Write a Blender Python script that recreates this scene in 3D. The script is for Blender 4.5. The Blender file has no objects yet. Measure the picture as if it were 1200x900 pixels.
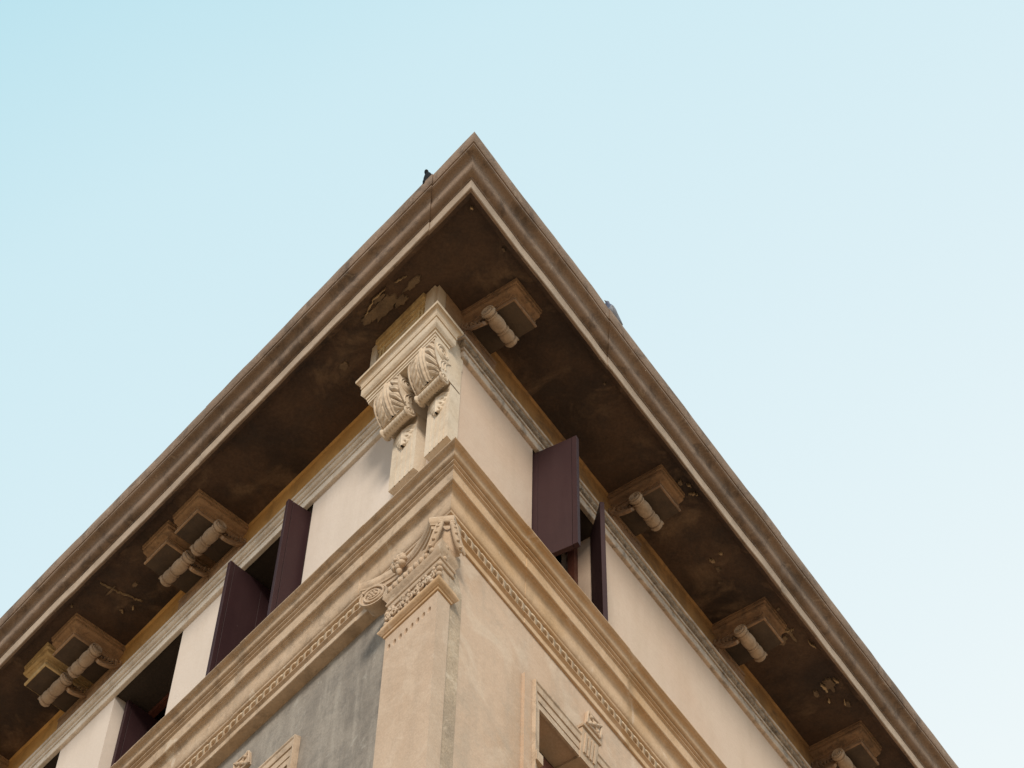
import bpy, bmesh, math, random
from mathutils import Vector, Matrix, noise
from math import radians, sin, cos, pi, sqrt, exp, atan2

# ------------------------------------------------------------------ camera
scene = bpy.context.scene
PITCH, ROLL = radians(59.90597), radians(1.63199)
F = Vector((0, cos(PITCH), sin(PITCH)))
R0 = Vector((1, 0, 0)); U0 = R0.cross(F)
RR = R0 * cos(ROLL) + U0 * sin(ROLL)
UU = U0 * cos(ROLL) - R0 * sin(ROLL)
cam_d = bpy.data.cameras.new('camera'); cam = bpy.data.objects.new('camera', cam_d)
scene.collection.objects.link(cam)
mw = Matrix((RR, UU, -F)).transposed().to_4x4(); mw.translation = (0, 0, 1.6)
cam.matrix_world = mw
cam_d.sensor_width = 36; cam_d.sensor_fit = 'HORIZONTAL'
cam_d.lens = 2918.818 / 1200 * 36
cam_d.clip_start = .1; cam_d.clip_end = 3000
scene.camera = cam

# ------------------------------------------------------------------ light
SUN_DIR = Vector((-0.07, -1.0, 0.62)).normalized()       # towards the sun
SUN_EL = math.asin(SUN_DIR.z); SUN_AZ = atan2(SUN_DIR.x, SUN_DIR.y)
w = bpy.data.worlds.new('World'); scene.world = w; w.use_nodes = True
nt = w.node_tree; nt.nodes.clear()
sky = nt.nodes.new('ShaderNodeTexSky'); sky.sky_type = 'NISHITA'; sky.sun_disc = False
sky.sun_elevation = SUN_EL; sky.sun_rotation = SUN_AZ
sky.air_density = 1.0; sky.dust_density = 2.0; sky.ozone_density = 1.0
bg = nt.nodes.new('ShaderNodeBackground'); bg.inputs['Strength'].default_value = 0.13
wo = nt.nodes.new('ShaderNodeOutputWorld')
# thin milky veil in front of the blue, paler to one side; stops outside the view greyed to neutralise the fill light
tc = nt.nodes.new('ShaderNodeTexCoord')
dotn = nt.nodes.new('ShaderNodeVectorMath'); dotn.operation = 'DOT_PRODUCT'
VEIL = Vector((0.50, 0.74, -0.44)).normalized()
dotn.inputs[1].default_value = VEIL
nz = nt.nodes.new('ShaderNodeTexNoise'); nz.inputs['Scale'].default_value = 2.2; nz.inputs['Detail'].default_value = 4
mad = nt.nodes.new('ShaderNodeMath'); mad.operation = 'MULTIPLY_ADD'; mad.inputs[1].default_value = .04
mr = nt.nodes.new('ShaderNodeMapRange'); mr.inputs['From Min'].default_value = -1; mr.inputs['From Max'].default_value = 1
veil = nt.nodes.new('ShaderNodeValToRGB'); cr = veil.color_ramp
cr.elements[0].position = .0; cr.elements[0].color = (.62, .70, .76, 1)
cr.elements[1].position = 1.; cr.elements[1].color = (.92, .97, .98, 1)
for pos, c in ((.30, (.52, .68, .76, 1)), (.375, (.50, .81, .91, 1)), (.44, (.67, .895, .965, 1)), (.52, (.78, .94, .99, 1)), (.62, (.93, 1.01, 1.02, 1))):
    e = cr.elements.new(pos); e.color = c
gain = nt.nodes.new('ShaderNodeVectorMath'); gain.operation = 'SCALE'; gain.inputs['Scale'].default_value = 5.45
mixs = nt.nodes.new('ShaderNodeMix'); mixs.data_type = 'RGBA'; mixs.inputs[0].default_value = .94
nt.links.new(tc.outputs['Generated'], dotn.inputs[0]); nt.links.new(tc.outputs['Generated'], nz.inputs['Vector'])
nt.links.new(nz.outputs['Fac'], mad.inputs[0]); nt.links.new(dotn.outputs['Value'], mad.inputs[2])
nt.links.new(mad.outputs[0], mr.inputs['Value']); nt.links.new(mr.outputs[0], veil.inputs[0])
nt.links.new(veil.outputs[0], gain.inputs[0]); nt.links.new(gain.outputs[0], mixs.inputs[7])
nt.links.new(sky.outputs[0], mixs.inputs[6]); nt.links.new(mixs.outputs[2], bg.inputs['Color'])
nt.links.new(bg.outputs[0], wo.inputs['Surface'])

sd = bpy.data.lights.new('sun', 'SUN'); sun = bpy.data.objects.new('sun', sd); scene.collection.objects.link(sun)
sd.energy = 2.3; sd.angle = radians(16); sd.color = (1, .90, .76)
sun.rotation_euler = (-SUN_DIR).to_track_quat('-Z', 'Y').to_euler(); sun.location = (0, -5, 40)
vs = scene.view_settings
vs.view_transform = 'Standard'; vs.look = 'None'; vs.gamma = 1; vs.use_curve_mapping = False
vs.exposure = 0.45
scene.render.engine = 'CYCLES'

# ------------------------------------------------------------------ frame of the building
CORNER = Vector((-0.3813, 9.0, 0))
YAW, ANG = radians(49.57018), radians(76.620835)
DL = Vector((-cos(YAW), sin(YAW), 0)); _t = pi - YAW - ANG; DR = Vector((cos(_t), sin(_t), 0))
NL = Vector((-DL.y, DL.x, 0)); NL = NL if NL.y < 0 else -NL
NR = Vector((-DR.y, DR.x, 0)); NR = NR if NR.y < 0 else -NR
MI = (NL + NR) / (1 + NL.dot(NR))
LEN = 9.5
def W(s, u, d, z):
    return (DL * u + NL * d if s == 'L' else DR * u + NR * d) + Vector((0, 0, z))
_det = NL.x * NR.y - NL.y * NR.x
def two(a, b, z):                       # the point a out from the left face and b out from the right one
    return Vector(((a * NR.y - b * NL.y) / _det, (NL.x * b - NR.x * a) / _det, z))
DOTN = NL.dot(NR)

# ------------------------------------------------------------------ materials
def nd(t, kind, **k):
    n = t.nodes.new(kind)
    for a, b in k.items(): setattr(n, a, b)
    return n
def mat(name, base, alt=None, alt_amt=.5, scale=1.5, streak=0., streak_col=(.1, .09, .08), spots=0., spot_col=(.6, .5, .4), spot_scale=3.,
        rough=.85, bump=.25, fine=60., spec=.3, fine_amt=.12, streak_scale=5., spot_edge=(.60, .66), grime=0., grime_col=(.1, .085, .07), grime_scale=6.):
    m = bpy.data.materials.new(name); m.use_nodes = True; t = m.node_tree; t.nodes.clear(); L = t.links.new
    out = nd(t, 'ShaderNodeOutputMaterial'); p = nd(t, 'ShaderNodeBsdfPrincipled'); L(p.outputs[0], out.inputs[0])
    p.inputs['Roughness'].default_value = rough; p.inputs['Specular IOR Level'].default_value = spec
    tc = nd(t, 'ShaderNodeTexCoord')
    def noise_(sc, det=5, mapz=1., rgh=.6, dist=0., off=0):
        mp = nd(t, 'ShaderNodeMapping'); mp.inputs['Scale'].default_value = (1, 1, mapz); mp.inputs['Location'].default_value = (off, off * .7, off * .3)
        n = nd(t, 'ShaderNodeTexNoise'); n.inputs['Scale'].default_value = sc; n.inputs['Detail'].default_value = det
        n.inputs['Roughness'].default_value = rgh; n.inputs['Distortion'].default_value = dist
        L(tc.outputs['Object'], mp.inputs[0]); L(mp.outputs[0], n.inputs['Vector']); return n.outputs['Fac']
    def rng(v, a, b, lo=0., hi=1.):
        r = nd(t, 'ShaderNodeMapRange'); r.interpolation_type = 'SMOOTHSTEP'
        r.inputs['From Min'].default_value = a; r.inputs['From Max'].default_value = b
        r.inputs['To Min'].default_value = lo; r.inputs['To Max'].default_value = hi
        L(v, r.inputs['Value']); return r.outputs[0]
    def mix(fac, a, b, blend='MIX'):
        x = nd(t, 'ShaderNodeMix'); x.data_type = 'RGBA'; x.blend_type = blend
        if isinstance(fac, (int, float)): x.inputs[0].default_value = fac
        else: L(fac, x.inputs[0])
        for i, v in ((6, a), (7, b)):
            if isinstance(v, tuple): x.inputs[i].default_value = (*v, 1)
            else: L(v, x.inputs[i])
        return x.outputs[2]
    col = base
    if alt: col = mix(rng(noise_(scale, 6), .38, .66, 0, alt_amt), base, alt)
    if streak: col = mix(rng(noise_(streak_scale, 6, .12, .65, off=3), .44, .68, 0, streak), col, streak_col)
    if grime: col = mix(rng(noise_(grime_scale, 7, 1, .7, .4, off=7), .47, .68, 0, grime), col, grime_col)
    if spots: col = mix(rng(noise_(spot_scale, 7, 1, .62, .6, off=11), spot_edge[0], spot_edge[1], 0, spots), col, spot_col)
    fn = noise_(fine, 4, 1, .7, off=5)
    col = mix(fine_amt, col, mix(rng(fn, .3, .7), (.25, .25, .25), (.8, .8, .8)), 'OVERLAY')
    L(col if not isinstance(col, tuple) else mix(0., col, col), p.inputs['Base Color'])
    if bump:
        b1 = nd(t, 'ShaderNodeBump'); b1.inputs['Strength'].default_value = bump; b1.inputs['Distance'].default_value = .006
        b2 = nd(t, 'ShaderNodeBump'); b2.inputs['Strength'].default_value = bump; b2.inputs['Distance'].default_value = .03
        L(fn, b1.inputs['Height']); L(noise_(9, 5, off=2), b2.inputs['Height']); L(b2.outputs[0], b1.inputs['Normal']); L(b1.outputs[0], p.inputs['Normal'])
    return m
M = {}
M['stone'] = mat('carved_stone', (.52, .40, .295), (.455, .325, .215), .8, 1.3, streak=.3, streak_col=(.28, .21, .155), grime=.55, grime_col=(.25, .185, .13), grime_scale=9, spots=.5, spot_col=(.64, .55, .45), spot_scale=5)
M['stone_warm'] = mat('warm_stone', (.58, .41, .27), (.50, .32, .17), .9, 1.1, streak=.2, streak_col=(.33, .22, .13), grime=.3, grime_col=(.3, .2, .11), spots=.5, spot_col=(.66, .52, .40), spot_scale=5)
M['console'] = mat('console_stone', (.57, .47, .365), (.49, .375, .27), .7, 4, grime=.4, grime_col=(.33, .26, .19), grime_scale=14)
M['pale'] = mat('pale_stone', (.64, .54, .43), (.58, .45, .32), .7, 2, streak=.25, streak_col=(.40, .33, .25), grime=.3, grime_col=(.36, .28, .2))
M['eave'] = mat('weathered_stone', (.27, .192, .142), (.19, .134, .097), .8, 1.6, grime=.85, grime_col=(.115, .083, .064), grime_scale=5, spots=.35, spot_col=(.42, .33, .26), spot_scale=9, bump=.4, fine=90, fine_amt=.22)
M['fascia'] = mat('pale_drip_stone', (.44, .35, .275), (.33, .255, .195), .8, 2.5, grime=.4, grime_col=(.25, .2, .16), grime_scale=10)
M['soffit'] = mat('soot_and_shade_plaster', (.092, .056, .038), (.038, .026, .022), .9, 1.7, grime=.6, grime_col=(.045, .034, .03), grime_scale=3, spots=.75, spot_col=(.19, .125, .08), spot_scale=2.4, spot_edge=(.52, .70), bump=.5, fine=40, fine_amt=.25)
M['bracket'] = mat('brown_bracket_stone', (.42, .265, .155), (.28, .175, .105), .8, 4, grime=.5, grime_col=(.12, .085, .06), grime_scale=14, fine_amt=.2)
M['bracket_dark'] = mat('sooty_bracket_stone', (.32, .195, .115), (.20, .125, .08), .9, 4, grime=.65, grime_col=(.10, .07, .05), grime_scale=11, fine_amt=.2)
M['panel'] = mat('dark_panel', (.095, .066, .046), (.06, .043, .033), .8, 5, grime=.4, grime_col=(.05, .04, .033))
M['roll'] = mat('grey_scroll_stone', (.44, .325, .23), (.32, .23, .16), .8, 5, grime=.35, grime_col=(.2, .145, .105), grime_scale=9, fine_amt=.2)
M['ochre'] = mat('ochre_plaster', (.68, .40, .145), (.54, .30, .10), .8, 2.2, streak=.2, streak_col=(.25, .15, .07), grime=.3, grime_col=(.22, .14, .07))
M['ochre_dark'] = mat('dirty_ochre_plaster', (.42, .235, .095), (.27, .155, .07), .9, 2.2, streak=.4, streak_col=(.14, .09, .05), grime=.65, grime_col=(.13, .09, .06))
M['cream'] = mat('cream_plaster', (.66, .575, .51), (.62, .53, .46), .6, .8, streak=.22, streak_col=(.5, .415, .345), bump=.12, fine_amt=.05)
M['buff'] = mat('buff_plaster', (.61, .48, .385), (.575, .425, .325), .8, .8, streak=.2, streak_col=(.45, .34, .24), bump=.15, fine_amt=.06)
M['beige'] = mat('beige_plaster', (.57, .42, .31), (.48, .335, .23), 1., 1.1, streak=.4, streak_col=(.40, .32, .25), grime=.75, grime_col=(.44, .355, .275), grime_scale=1.7, spots=.5, spot_col=(.63, .51, .40), spot_scale=2.2, spot_edge=(.50, .64), fine_amt=.10)
M['grey'] = mat('grey_stained_plaster', (.275, .243, .21), (.17, .15, .13), .9, 1.8, streak=.75, streak_col=(.345, .31, .27), streak_scale=6, grime=.4, grime_col=(.12, .11, .1), spots=.35, spot_col=(.42, .40, .36), spot_scale=7, fine_amt=.2)
M['worn'] = mat('worn_grey_render', (.46, .36, .26), (.33, .26, .195), .9, 1.6, streak=.5, streak_col=(.31, .235, .17), spots=.7, spot_col=(.60, .50, .39), spot_scale=4, spot_edge=(.52, .66), bump=.5, fine_amt=.25)
M['arch_l'] = mat('pale_moulding_stone', (.76, .675, .585), (.66, .56, .46), .7, 2.5, grime=.35, grime_col=(.3, .25, .2), grime_scale=8, streak=.2, streak_col=(.35, .3, .25))
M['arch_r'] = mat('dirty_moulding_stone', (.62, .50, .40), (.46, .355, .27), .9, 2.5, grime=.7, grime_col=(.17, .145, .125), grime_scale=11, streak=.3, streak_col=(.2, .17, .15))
M['black_crust'] = mat('black_crust_stone', (.33, .265, .205), (.2, .158, .12), .9, 12, grime=.7, grime_col=(.07, .065, .06), grime_scale=22, bump=.8, fine=50, fine_amt=.4)
M['yellow'] = mat('yellowed_stone', (.66, .49, .26), (.52, .36, .17), .9, 5, streak=.35, streak_col=(.25, .16, .09), streak_scale=14, grime=.35, grime_col=(.22, .14, .08), grime_scale=9)
M['shutter'] = mat('plum_paint', (.036, .0145, .0165), (.029, .012, .014), .6, 2, rough=.6, spec=.18, bump=.05, fine=120, fine_amt=.06, streak=.35, streak_col=(.052, .026, .027), spots=.6, spot_col=(.32, .27, .26), spot_scale=24, spot_edge=(.735, .76))
M['redwood'] = mat('red_brown_wood', (.13, .042, .025), (.09, .03, .02), .8, 3, streak=.4, streak_col=(.06, .025, .018), rough=.5)
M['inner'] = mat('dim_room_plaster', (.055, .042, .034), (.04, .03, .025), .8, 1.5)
M['glass'] = mat('dark_glass', (.02, .022, .025), rough=.08, spec=.5, bump=0, fine_amt=0)
M['pave'] = mat('pale_paving', (.40, .28, .175), (.32, .225, .14), .8, .4, spots=.5, spot_col=(.5, .37, .25), spot_scale=1.5)
M['tile'] = mat('roof_tile', (.30, .15, .09), (.2, .1, .06), .8, 3)
M['bird_dark'] = mat('dark_feathers', (.006, .007, .010), (.010, .011, .014), .6, 20, spec=.12, rough=.75, bump=.1)
M['bird_grey'] = mat('grey_feathers', (.20, .215, .25), (.13, .145, .18), .8, 15, rough=.6, bump=.1)
M['bird_blue'] = mat('slate_blue_feathers', (.085, .105, .17), (.06, .075, .11), .6, 20, rough=.5, bump=.1)
M['beak'] = mat('beak_horn', (.12, .1, .09), bump=0)
M['leg'] = mat('pink_leg', (.4, .16, .13), bump=0)

# ------------------------------------------------------------------ mesh helpers
class MB:
    def __init__(self): self.v = []; self.f = []; self.m = []
    def add(self, vs, fs, mi=0):
        o = len(self.v); self.v += [Vector(x) for x in vs]
        self.f += [tuple(i + o for i in f) for f in fs]; self.m += [mi] * len(fs)
    def grid(self, rows, close=False, capends=False, mi=0):
        n = len(rows[0]); vs = [p for r in rows for p in r]; fs = []
        for i in range(len(rows) - 1):
            for j in range(n if close else n - 1):
                k = (j + 1) % n
                fs.append((i * n + j, i * n + k, (i + 1) * n + k, (i + 1) * n + j))
        if capends: fs.append(tuple(range(n))); fs.append(tuple(range((len(rows) - 1) * n, len(rows) * n)))
        self.add(vs, fs, mi)
    def box(self, s, u0, u1, d0, d1, z0, z1, mi=0):
        P = [W(s, u, d, z) for z in (z0, z1) for d in (d0, d1) for u in (u0, u1)]
        self.add(P, [(0, 1, 3, 2), (4, 6, 7, 5), (0, 4, 5, 1), (2, 3, 7, 6), (0, 2, 6, 4), (1, 5, 7, 3)], mi)
    def prism(self, a, b, mi=0):
        n = len(a); self.add(list(a) + list(b), [tuple(range(n)), tuple(range(n, 2 * n))] + [(i, (i + 1) % n, n + (i + 1) % n, n + i) for i in range(n)], mi)
    def tube(self, pts, rad, n=6, mi=0):
        rows = []
        for i, p in enumerate(pts):
            p = Vector(p); t = (Vector(pts[min(i + 1, len(pts) - 1)]) - Vector(pts[max(i - 1, 0)])).normalized()
            a = t.cross(Vector((.31, .17, .93))).normalized(); b = t.cross(a); r = rad[i] if isinstance(rad, (list, tuple)) else rad
            rows.append([p + (a * cos(k * 2 * pi / n) + b * sin(k * 2 * pi / n)) * r for k in range(n)])
        self.grid(rows, True, True, mi)
    def lathe(self, c, ax, prof, n=24, mi=0):       # prof = [(t along axis, r)]
        ax = Vector(ax).normalized(); a = ax.cross(Vector((0.02, .01, 1))).normalized(); b = ax.cross(a)
        self.grid([[Vector(c) + ax * t + (a * cos(k * 2 * pi / n) + b * sin(k * 2 * pi / n)) * r for k in range(n)] for t, r in prof], True, True, mi)
    def ball(self, c, r, n=10, mi=0, ax=(1, 1, 1)):
        rows = []
        for i in range(n // 2 + 1):
            ph = pi * i / (n // 2); rr = max(sin(ph), .02)
            rows.append([Vector(c) + Vector((r * ax[0] * rr * cos(2 * pi * k / n), r * ax[1] * rr * sin(2 * pi * k / n), r * ax[2] * cos(ph))) for k in range(n)])
        self.grid(rows, True, True, mi)
    def build(self, name, mats, parent=None, smooth=35, loc=None, weld=True):
        me = bpy.data.meshes.new(name); me.from_pydata([tuple(x) for x in self.v], [], self.f)
        mats = mats if isinstance(mats, (list, tuple)) else [mats]
        for m in mats: me.materials.append(m)
        for p, i in zip(me.polygons, self.m): p.material_index = i
        bm = bmesh.new(); bm.from_mesh(me)
        if weld: bmesh.ops.remove_doubles(bm, verts=bm.verts, dist=1e-5)
        bmesh.ops.recalc_face_normals(bm, faces=bm.faces); bm.to_mesh(me); bm.free()
        if smooth:
            me.polygons.foreach_set('use_smooth', [True] * len(me.polygons)); me.set_sharp_from_angle(angle=radians(smooth))
        o = bpy.data.objects.new(name, me); scene.collection.objects.link(o)
        if parent: o.parent = parent
        if loc: o.location = loc
        return o
def tag(o, label=None, cat=None, group=None, kind=None):
    for k, v in (('label', label), ('category', cat), ('group', group), ('kind', kind)):
        if v: o[k] = v
    return o
def empty(name, loc, label, cat, group=None):
    o = bpy.data.objects.new(name, None); scene.collection.objects.link(o); o.location = loc; o.empty_display_size = .2
    return tag(o, label, cat, group)
def arc(p0, p1, bulge, n=8):
    """curve from p0 to p1 in the profile plane; bulge>0 to the left of travel"""
    a, b = Vector(p0), Vector(p1); d = b - a; nrm = Vector((-d.y, d.x)); out = []
    for i in range(n + 1):
        t = i / n; q = a + d * t + nrm * (bulge * 4 * t * (1 - t)); out.append((q.x, q.y))
    return out
def ogee(p0, p1, amp, n=14):
    a, b = Vector(p0), Vector(p1); d = b - a; nrm = Vector((-d.y, d.x)); out = []
    for i in range(n + 1):
        t = i / n; q = a + d * t + nrm * (amp * sin(2 * pi * t)); out.append((q.x, q.y))
    return out
def cyma(p0, p1, n=18, a=.82):
    out = []
    for i in range(n + 1):
        t = i / n; q = a * sin(2 * pi * t) / (2 * pi)
        out.append((p0[0] + (p1[0] - p0[0]) * (t + q), p0[1] + (p1[1] - p0[1]) * (t - q)))
    return out
def n1(x, seed): return noise.noise(Vector((x, seed * 7.31, seed * 1.7)))

BLD = empty('corner_building', CORNER, 'old stone corner building seen from below with a deep dark eave and plum shutters', 'building')

def sweep(mb, prof, lenL=LEN, lenR=LEN, sides='LR', jit=.0022, step=.13, seed=1, startR=0., startL=0., steps=(), mi=None, close=True):
    """moulding profile [(d, z)] run along both faces, mitred on the corner"""
    us = []
    if 'L' in sides:
        n = int((lenL - startL) / step); us += [-(startL + (lenL - startL) * i / n) for i in range(n, 0, -1)]
        us.append(-startL if startL else 0.)
    if 'R' in sides:
        n = int((lenR - startR) / step)
        if 'L' not in sides: us.append(startR)
        us += [startR + (lenR - startR) * i / n for i in range(1, n + 1)]
    for (sd_, uu, off) in steps:
        x = -uu if sd_ == 'L' else uu
        us += [x - .003, x + .003]
    us.sort(); rows = []
    for x in us:
        row = []
        jd = n1(x * 1.1, seed) * jit * 1.6 + n1(x * 5, seed + 3) * jit * .7; jz = n1(x * .9, seed + 5) * jit * 1.6 + n1(x * 4, seed + 9) * jit * .6
        for (sd_, uu, off) in steps:
            if (sd_ == 'L' and x < -uu) or (sd_ == 'R' and x > uu): jd += off; jz -= off * .4
        for k, (d, z) in enumerate(prof):
            e = n1(x * 9 + k * 3.3, seed + 2) * jit * .35
            dd = d + jd + e; zz = z + jz + e * .5
            if x == 0: row.append(MI * dd + Vector((0, 0, zz)))
            elif x < 0:
                # straight runs keep the mitre: u is measured from the mitre line
                row.append(DL * (-x) + MI * dd + Vector((0, 0, zz)))
            else:
                row.append(DR * x + MI * dd + Vector((0, 0, zz)))
        rows.append(row)
    n = len(prof)
    if mi is None: mb.grid(rows, close, True)
    else:
        for i in range(len(rows) - 1):
            for j in range(n if close else n - 1):
                k = (j + 1) % n; mb.add([rows[i][j], rows[i][k], rows[i + 1][k], rows[i + 1][j]], [(0, 1, 2, 3)], mi[j])

def pier_sweep(mb, prof, a, b, ul, ur, backL=0., backR=0., mi=0):
    """profile [(offset, z)] run round a pier: left return, front, corner, right side, right return"""
    rows = []
    for o, z in prof:
        d = a + o; e = b + o
        rows.append([W('L', ul + o, backL, z), W('L', ul + o, d, z), two(d, e, z), W('R', ur + o, e, z), W('R', ur + o, backR, z)])
    mb.grid(rows, False, False, mi)
    mb.add(rows[-1], [tuple(range(5))], mi); mb.add(rows[0], [tuple(range(5))], mi)

# ------------------------------------------------------------------ ground
g = MB(); g.add([(-400, -400, 0), (400, -400, 0), (400, 400, 0), (-400, 400, 0)], [(0, 1, 2, 3)])
tag(g.build('ground', M['pave'], smooth=0), 'pale paved square in front of the building', 'ground', kind='structure')

# ------------------------------------------------------------------ walls with openings
def wall(name, s, z0, z1, d, holes, mats, thick=.35, ulo=0., deep=1.5, label=None, dark=False):
    mb = MB(); us = sorted({ulo, LEN} | {h[0] for h in holes} | {h[1] for h in holes}); zs = sorted({z0, z1} | {h[2] for h in holes} | {h[3] for h in holes})
    def miter(u, z): return MI * d + Vector((0, 0, z)) if (u == 0) else W(s, u, d, z)
    for i in range(len(us) - 1):
        for j in range(len(zs) - 1):
            uc, zc = (us[i] + us[i + 1]) / 2, (zs[j] + zs[j + 1]) / 2
            if any(h[0] < uc < h[1] and h[2] < zc < h[3] for h in holes): continue
            mb.add([miter(us[i], zs[j]), miter(us[i + 1], zs[j]), miter(us[i + 1], zs[j + 1]), miter(us[i], zs[j + 1])], [(0, 1, 2, 3)])
    for (a, b, lo, hi) in holes:
        r = [[W(s, u, dd, z) for (u, z) in ((a, lo), (b, lo), (b, hi), (a, hi))] for dd in (d, d - thick)]
        mb.grid(r, True)
        if dark: mb.m[-2] = 1  # head of the reveal gets the dark room colour, its shade painted in
        e = .5
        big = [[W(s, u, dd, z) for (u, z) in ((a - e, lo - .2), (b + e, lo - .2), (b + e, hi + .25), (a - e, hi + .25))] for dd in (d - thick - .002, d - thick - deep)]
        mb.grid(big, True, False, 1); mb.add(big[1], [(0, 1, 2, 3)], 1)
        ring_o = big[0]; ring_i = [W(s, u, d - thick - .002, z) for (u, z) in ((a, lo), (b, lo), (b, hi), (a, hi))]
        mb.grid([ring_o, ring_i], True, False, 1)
    o = mb.build(name, mats, BLD, smooth=0)
    if label: o['label'] = label
    return o
ATTL = [(1.69, 2.555, 15.78, 17.478), (3.29, 4.17, 15.78, 17.478), (4.90, 5.775, 15.78, 17.478), (6.51, 7.38, 15.78, 17.478)]
ATTR = [(.93, 1.83, 15.78, 17.478)]
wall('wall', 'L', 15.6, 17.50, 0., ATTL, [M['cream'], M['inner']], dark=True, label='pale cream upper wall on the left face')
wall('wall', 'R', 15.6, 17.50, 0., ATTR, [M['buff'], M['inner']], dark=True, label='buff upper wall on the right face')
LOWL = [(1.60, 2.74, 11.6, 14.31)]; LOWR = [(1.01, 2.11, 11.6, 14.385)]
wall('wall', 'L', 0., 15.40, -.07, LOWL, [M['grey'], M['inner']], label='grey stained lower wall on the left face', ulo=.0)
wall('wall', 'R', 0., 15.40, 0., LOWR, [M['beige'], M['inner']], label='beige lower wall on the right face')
mb = MB()
mb.add([W('R', .028, .004, 0), W('R', .165, .004, 0), W('R', .165, .004, 14.62), W('R', .12, .004, 14.78), W('R', .06, .004, 14.85), W('R', .028, .004, 14.80)], [(0, 1, 2, 3, 4, 5)])
mb.build('render_strip', M['worn'], BLD, smooth=0)['label'] = 'worn grey strip of render beside the pilaster'
# back of the block and roof, out of sight from the street
mb = MB(); A, B = W('L', LEN, 0, 0), W('R', LEN, 0, 0); Z = Vector((0, 0, 18.2))
mb.add([A, B, B + Z, A + Z], [(0, 1, 2, 3)])
mb.build('rear_wall', M['beige'], BLD, smooth=0)
mb = MB()
e0, e1, e2 = MI * .74 + Vector((0, 0, 18.43)), W('L', LEN, .74, 18.43), W('R', LEN, .74, 18.43); top = (A + B) / 2 * .8 + Vector((0, 0, 20.6))
mb.add([e0, e1, top, e2], [(0, 1, 2), (0, 2, 3), (1, 3, 2)])
mb.build('roof', M['tile'], BLD, smooth=0)

# ------------------------------------------------------------------ frieze between the brackets, soffit
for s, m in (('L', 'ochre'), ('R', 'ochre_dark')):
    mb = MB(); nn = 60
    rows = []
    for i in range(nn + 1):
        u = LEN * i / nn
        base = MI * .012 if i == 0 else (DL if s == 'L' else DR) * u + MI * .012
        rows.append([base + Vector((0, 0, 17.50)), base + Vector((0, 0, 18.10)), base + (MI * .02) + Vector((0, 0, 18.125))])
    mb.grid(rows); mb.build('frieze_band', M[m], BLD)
mb = MB(); rows = []
SOF = []
for k in range(11): SOF.append(-.02 + .70 * k / 10)
xs = [-LEN + LEN * i / 70 for i in range(70)] + [0] + [LEN * (i + 1) / 70 for i in range(70)]
for x in xs:
    rows.append([(DL * -x if x < 0 else DR * x) + MI * d + Vector((0, 0, 18.12 + .006 * noise.noise(Vector((x * 1.3, d * 4, 2))) + .003 * noise.noise(Vector((x * 5, d * 9, 7))))) for d in SOF])
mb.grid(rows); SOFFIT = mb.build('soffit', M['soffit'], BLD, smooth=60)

# flaked plaster patches hanging on the soffit: thin irregular shells
def flake(s, u, d, ru, rd, seed, m='soffit_patch'):
    rng = random.Random(seed); n = 22; top = []; bot = []; zl = 18.106 - .0009 * (seed % 9)
    for k in range(n):
        a = 2 * pi * k / n; r = .6 + .4 * noise.noise(Vector((cos(a) * 1.7, sin(a) * 1.7, seed))) + .25 * noise.noise(Vector((cos(a) * 5, sin(a) * 5, seed + 4)))
        p = (u + cos(a) * ru * r, d + sin(a) * rd * r); top.append(W(s, *p, 18.125)); bot.append(W(s, u + (p[0] - u) * .9, d + (p[1] - d) * .9, zl))
    return top, bot
M['sliver'] = mat('fresh_break', (.46, .34, .21), (.3, .21, .13), .9, 12, bump=.6)
M['patch'] = mat('bare_render', (.20, .14, .09), (.115, .08, .055), .9, 6, grime=.5, grime_col=(.09, .065, .05), grime_scale=10, bump=.6)
for (s, u, d, ru, rd, sd_) in [('L', .36, .50, .25, .10, 1), ('L', .04, .47, .15, .045, 2), ('L', .50, .53, .10, .06, 21), ('L', .20, .44, .11, .05, 22), ('L', .30, .575, .12, .025, 23), ('R', 3.90, .40, .07, .10, 24), ('R', 4.50, .50, .12, .07, 25), ('L', .93, .40, .07, .05, 3), ('L', 3.62, .34, .05, .03, 5), ('L', 3.80, .45, .11, .015, 6),
                               ('R', 2.28, .47, .05, .05, 7), ('R', 2.16, .55, .05, .03, 8), ('R', 3.88, .50, .14, .03, 9), ('R', 3.84, .42, .05, .03, 10), ('R', 4.46, .50, .05, .04, 11),
                               ('R', 4.52, .36, .06, .03, 12), ('R', 3.02, .36, .045, .03, 13), ('R', 3.13, .30, .02, .02, 14), ('R', 4.75, .52, .06, .03, 15), ('R', -.30, .58, .03, .02, 16), ('R', 1.08, .56, .02, .012, 17), ('R', 3.62, .55, .02, .03, 18)]:
    mb = MB(); mb.prism(*flake(s, u, d, ru, rd, sd_)); mb.build('plaster_patch', M['patch'], SOFFIT, smooth=50)
def crack(s, pts, wmax, seed):
    rng = random.Random(seed); P = []
    for i in range(len(pts) - 1):
        for k in range(7):
            t = k / 7; P.append((pts[i][0] + (pts[i + 1][0] - pts[i][0]) * t + rng.uniform(-.007, .007), pts[i][1] + (pts[i + 1][1] - pts[i][1]) * t + rng.uniform(-.006, .006)))
    P.append(pts[-1]); n = len(P); A_, B_ = [], []; zb = 18.0965 - .0006 * (seed % 7)
    for i, (u, d) in enumerate(P):
        q = wmax * sin(pi * (i + .3) / (n + .0)) * rng.uniform(.25, 1.); A_.append((u, d + q)); B_.append((u, d - q * .6))
    mc = MB(); mc.grid([[W(s, *A_[i], 18.124), W(s, *A_[i], zb), W(s, *B_[i], zb), W(s, *B_[i], 18.124)] for i in range(n)], True, True)
    mc.build('plaster_break', M['sliver'], SOFFIT, smooth=0)
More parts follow.
